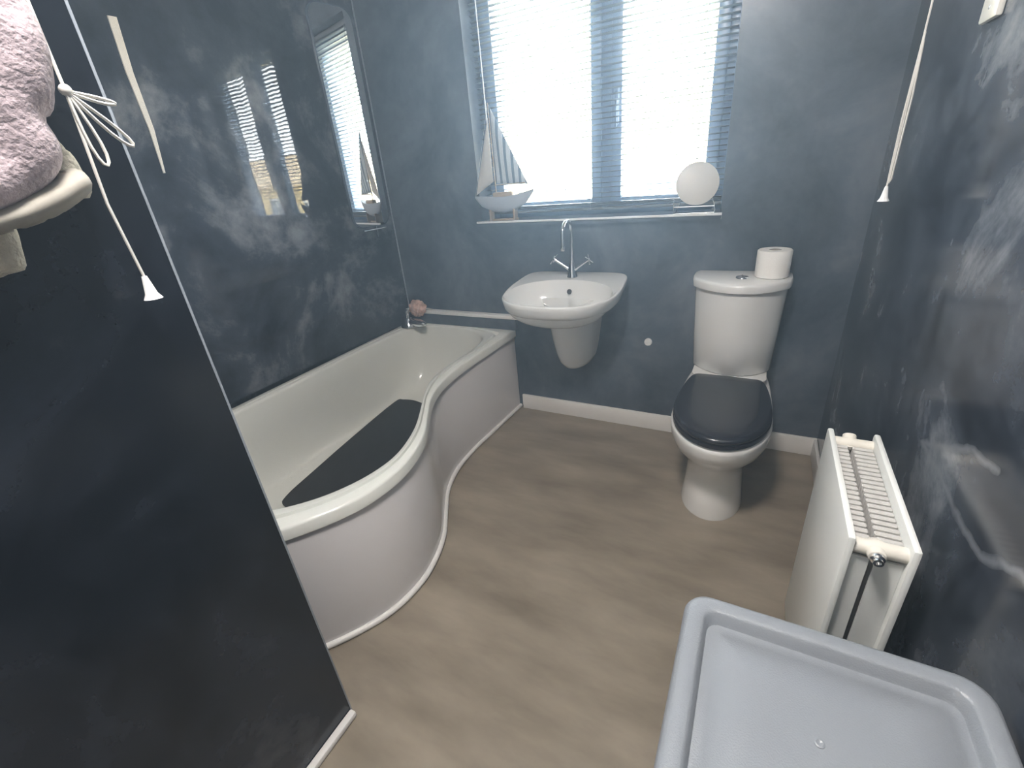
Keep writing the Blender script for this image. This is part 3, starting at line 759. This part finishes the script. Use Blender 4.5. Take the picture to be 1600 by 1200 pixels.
tube('tilt_wand', [(vx0 + .05, YV - .02, WZ1 - .03), (vx0 + .052, YV - .022, 1.35)], .003, 'slat_white', bl, 8)

# ------------------------------------------------------------------ model sailing boat on the sill
ZS = WZ0 + .012
bt_ = thing('model_boat', 'model sailing boat with striped sails on the window sill', 'model boat', (.745, .012, ZS), rz=.10)
hz = .035
def hsec(x, hw, zk, zd, n=10):
    return [Vector((x, hw * math.cos(math.pi * k / n), zd - (zd - zk) * math.sin(math.pi * k / n) ** .75)) for k in range(n + 1)]
hl = [hsec(-.155, .004, hz + .075, hz + .088), hsec(-.12, .020, hz + .035, hz + .085), hsec(-.06, .028, hz + .008, hz + .080), hsec(0, .030, hz, hz + .078), hsec(.06, .027, hz + .008, hz + .082), hsec(.12, .015, hz + .04, hz + .094), hsec(.165, .002, hz + .092, hz + .104)]
loft('hull', hl, 'boat_paint', bt_, True, True, True, auto=60)
bm = bmesh.new(); add_box(bm, -.05, .055, -.014, .014, hz + .078, hz + .10, .004); from_bm('cabin', bm, 'boat_wood', bt_, auto=.7)
tube('mast', [(-.035, 0, hz + .07), (-.038, 0, hz + .49)], [.0032, .002], 'boat_wood', bt_, 8)
tube('boom', [(-.035, 0, hz + .135), (.125, 0, hz + .135)], .0022, 'boat_wood', bt_, 8)
def sail(name, tri, material, bulge, n=12):
    a, b_, c = [Vector(p) for p in tri]
    bm = bmesh.new(); rows = []
    for i in range(n + 1):
        u = i / n; row = []
        for j in range(n + 1):
            v = j / n
            p = a.lerp(b_.lerp(c, v), u); p.y += bulge * math.sin(math.pi * u) * math.sin(math.pi * v) - .0
            row.append(p)
        rows.append(row)
    vs = [[bm.verts.new(p) for p in r] for r in rows[1:]]; top = bm.verts.new(a)
    for j in range(n): bm.faces.new((top, vs[0][j], vs[0][j + 1]))
    for i in range(n - 1):
        for j in range(n): bm.faces.new((vs[i][j], vs[i + 1][j], vs[i + 1][j + 1], vs[i][j + 1]))
    bmesh.ops.recalc_face_normals(bm, faces=bm.faces)
    bmesh.ops.solidify(bm, geom=bm.faces[:], thickness=.0012)
    return from_bm(name, bm, material, bt_, True)
sail('striped_sail', ((-.033, 0, hz + .48), (-.03, 0, hz + .142), (.138, 0, hz + .128)), 'sail_stripe', -.014)
sail('plain_sail', ((-.045, 0, hz + .43), (-.148, 0, hz + .092), (-.045, 0, hz + .15)), 'sail_cream', -.016)
tube('rigging', [(-.038, 0, hz + .488), (.163, 0, hz + .104)], .0006, 'cord_white', bt_, 5)
tube('rigging', [(-.038, 0, hz + .488), (-.153, 0, hz + .088)], .0006, 'cord_white', bt_, 5)
for xx in (-.07, .06):
    bm = bmesh.new(); add_box(bm, xx - .004, xx + .004, -.024, .024, 0.0, hz + .02, .001); from_bm('cradle', bm, 'boat_wood', bt_)
bm = bmesh.new(); add_box(bm, -.085, .075, -.006, .006, 0.0, .008, .001); from_bm('cradle_bar', bm, 'boat_wood', bt_)

# round plate on a wire stand
pt = thing('display_plate', 'round cream plate leaning on the window sill beside the blind', 'plate', (1.668, .004, ZS))
pa_ = Vector((.22, -1, .22)).normalized()
lathe('plate', [(.001, .004), (.05, .004), (.074, -.003), (.084, -.006), (.084, -.010), (.05, .000), (.001, .000)], 'plate_cream', pt, (0, 0, .116), pa_, 40)
ws = tube('wire_stand', [(-.085, -.035, .06), (-.085, -.03, .003), (-.085, .035, .003), (-.03, .036, .15)], .0016, 'wire', pt, 6)
tube('wire_leg', [(.075, -.035, .05), (.075, -.03, .003), (.075, .035, .003), (.03, .036, .15)], .0016, 'wire', pt, 6)
tube('wire_bar', [(-.085, -.03, .003), (.075, -.03, .003)], .0016, 'wire', pt, 6)
tube('wire_bar', [(-.085, -.022, .028), (.075, -.022, .028)], .0016, 'wire', pt, 6)

# ------------------------------------------------------------------ unseen ceiling lamp, added to fill the room with light
lp = thing('fill_lamp', 'unseen round white ceiling lamp added as room fill', 'lamp', (1.62, -1.85, ZC))
lathe('lamp_base', [(.16, 0), (.16, -.02), (.001, -.02)], 'slat_white', lp, n=32)
lathe('lamp_bowl', [(.15, -.02), (.145, -.045), (.11, -.075), (.06, -.09), (.001, -.094)], 'fill_glow', lp, n=32)

# ------------------------------------------------------------------ outside
struct(box('ground_outside', -40, 40, 0.6, 60, -3.05, -3.0, 'ground_outside'), 'ground outside below the window')
hs = thing('neighbouring_house', 'long yellow house standing beyond the window', 'house', (-2, 15, -3.0))
box('house_wall', -14, 44, 0, 7, 0.0, 4.6, 'render_yellow', hs)
bm = bmesh.new()
add_loft(bm, [[Vector((x, -.4, 4.5)), Vector((x, 3.5, 6.4)), Vector((x, 7.4, 4.5))] for x in (-14.3, 44.3)], True, True, True)
from_bm('roof', bm, 'roof_tile', hs)
for k in range(14):
    f = box('house_window', -12 + k * 4, -10.6 + k * 4, -.05, .02, 2.6, 3.9, 'white_paint', hs)
    box('house_pane', -11.9 + k * 4, -10.7 + k * 4, -.07, -.05, 2.7, 3.8, 'window_dark', f)

# ------------------------------------------------------------------ added scatter volume standing in for lens glare round the window
m = bpy.data.materials.new('glare_veil'); m.use_nodes = True; MATS['glare_veil'] = m
nt = m.node_tree; nt.nodes.remove(nt.nodes['Principled BSDF'])
vs = nt.nodes.new('ShaderNodeVolumeScatter')
vs.inputs['Color'].default_value = (0.64, 0.83, 1.0, 1); vs.inputs['Density'].default_value = GLARE; vs.inputs['Anisotropy'].default_value = 0.55
nt.links.new(vs.outputs[0], nt.nodes['Material Output'].inputs['Volume'])
hz_ = box('glare_veil', -0.25, XR + 0.06, YB - 0.02, 0.22, -0.03, ZC + 0.03, 'glare_veil')
hz_['kind'] = 'stuff'; hz_['label'] = 'added bluish scatter veil standing in for lens glare at the window'; hz_['category'] = 'glare_veil'
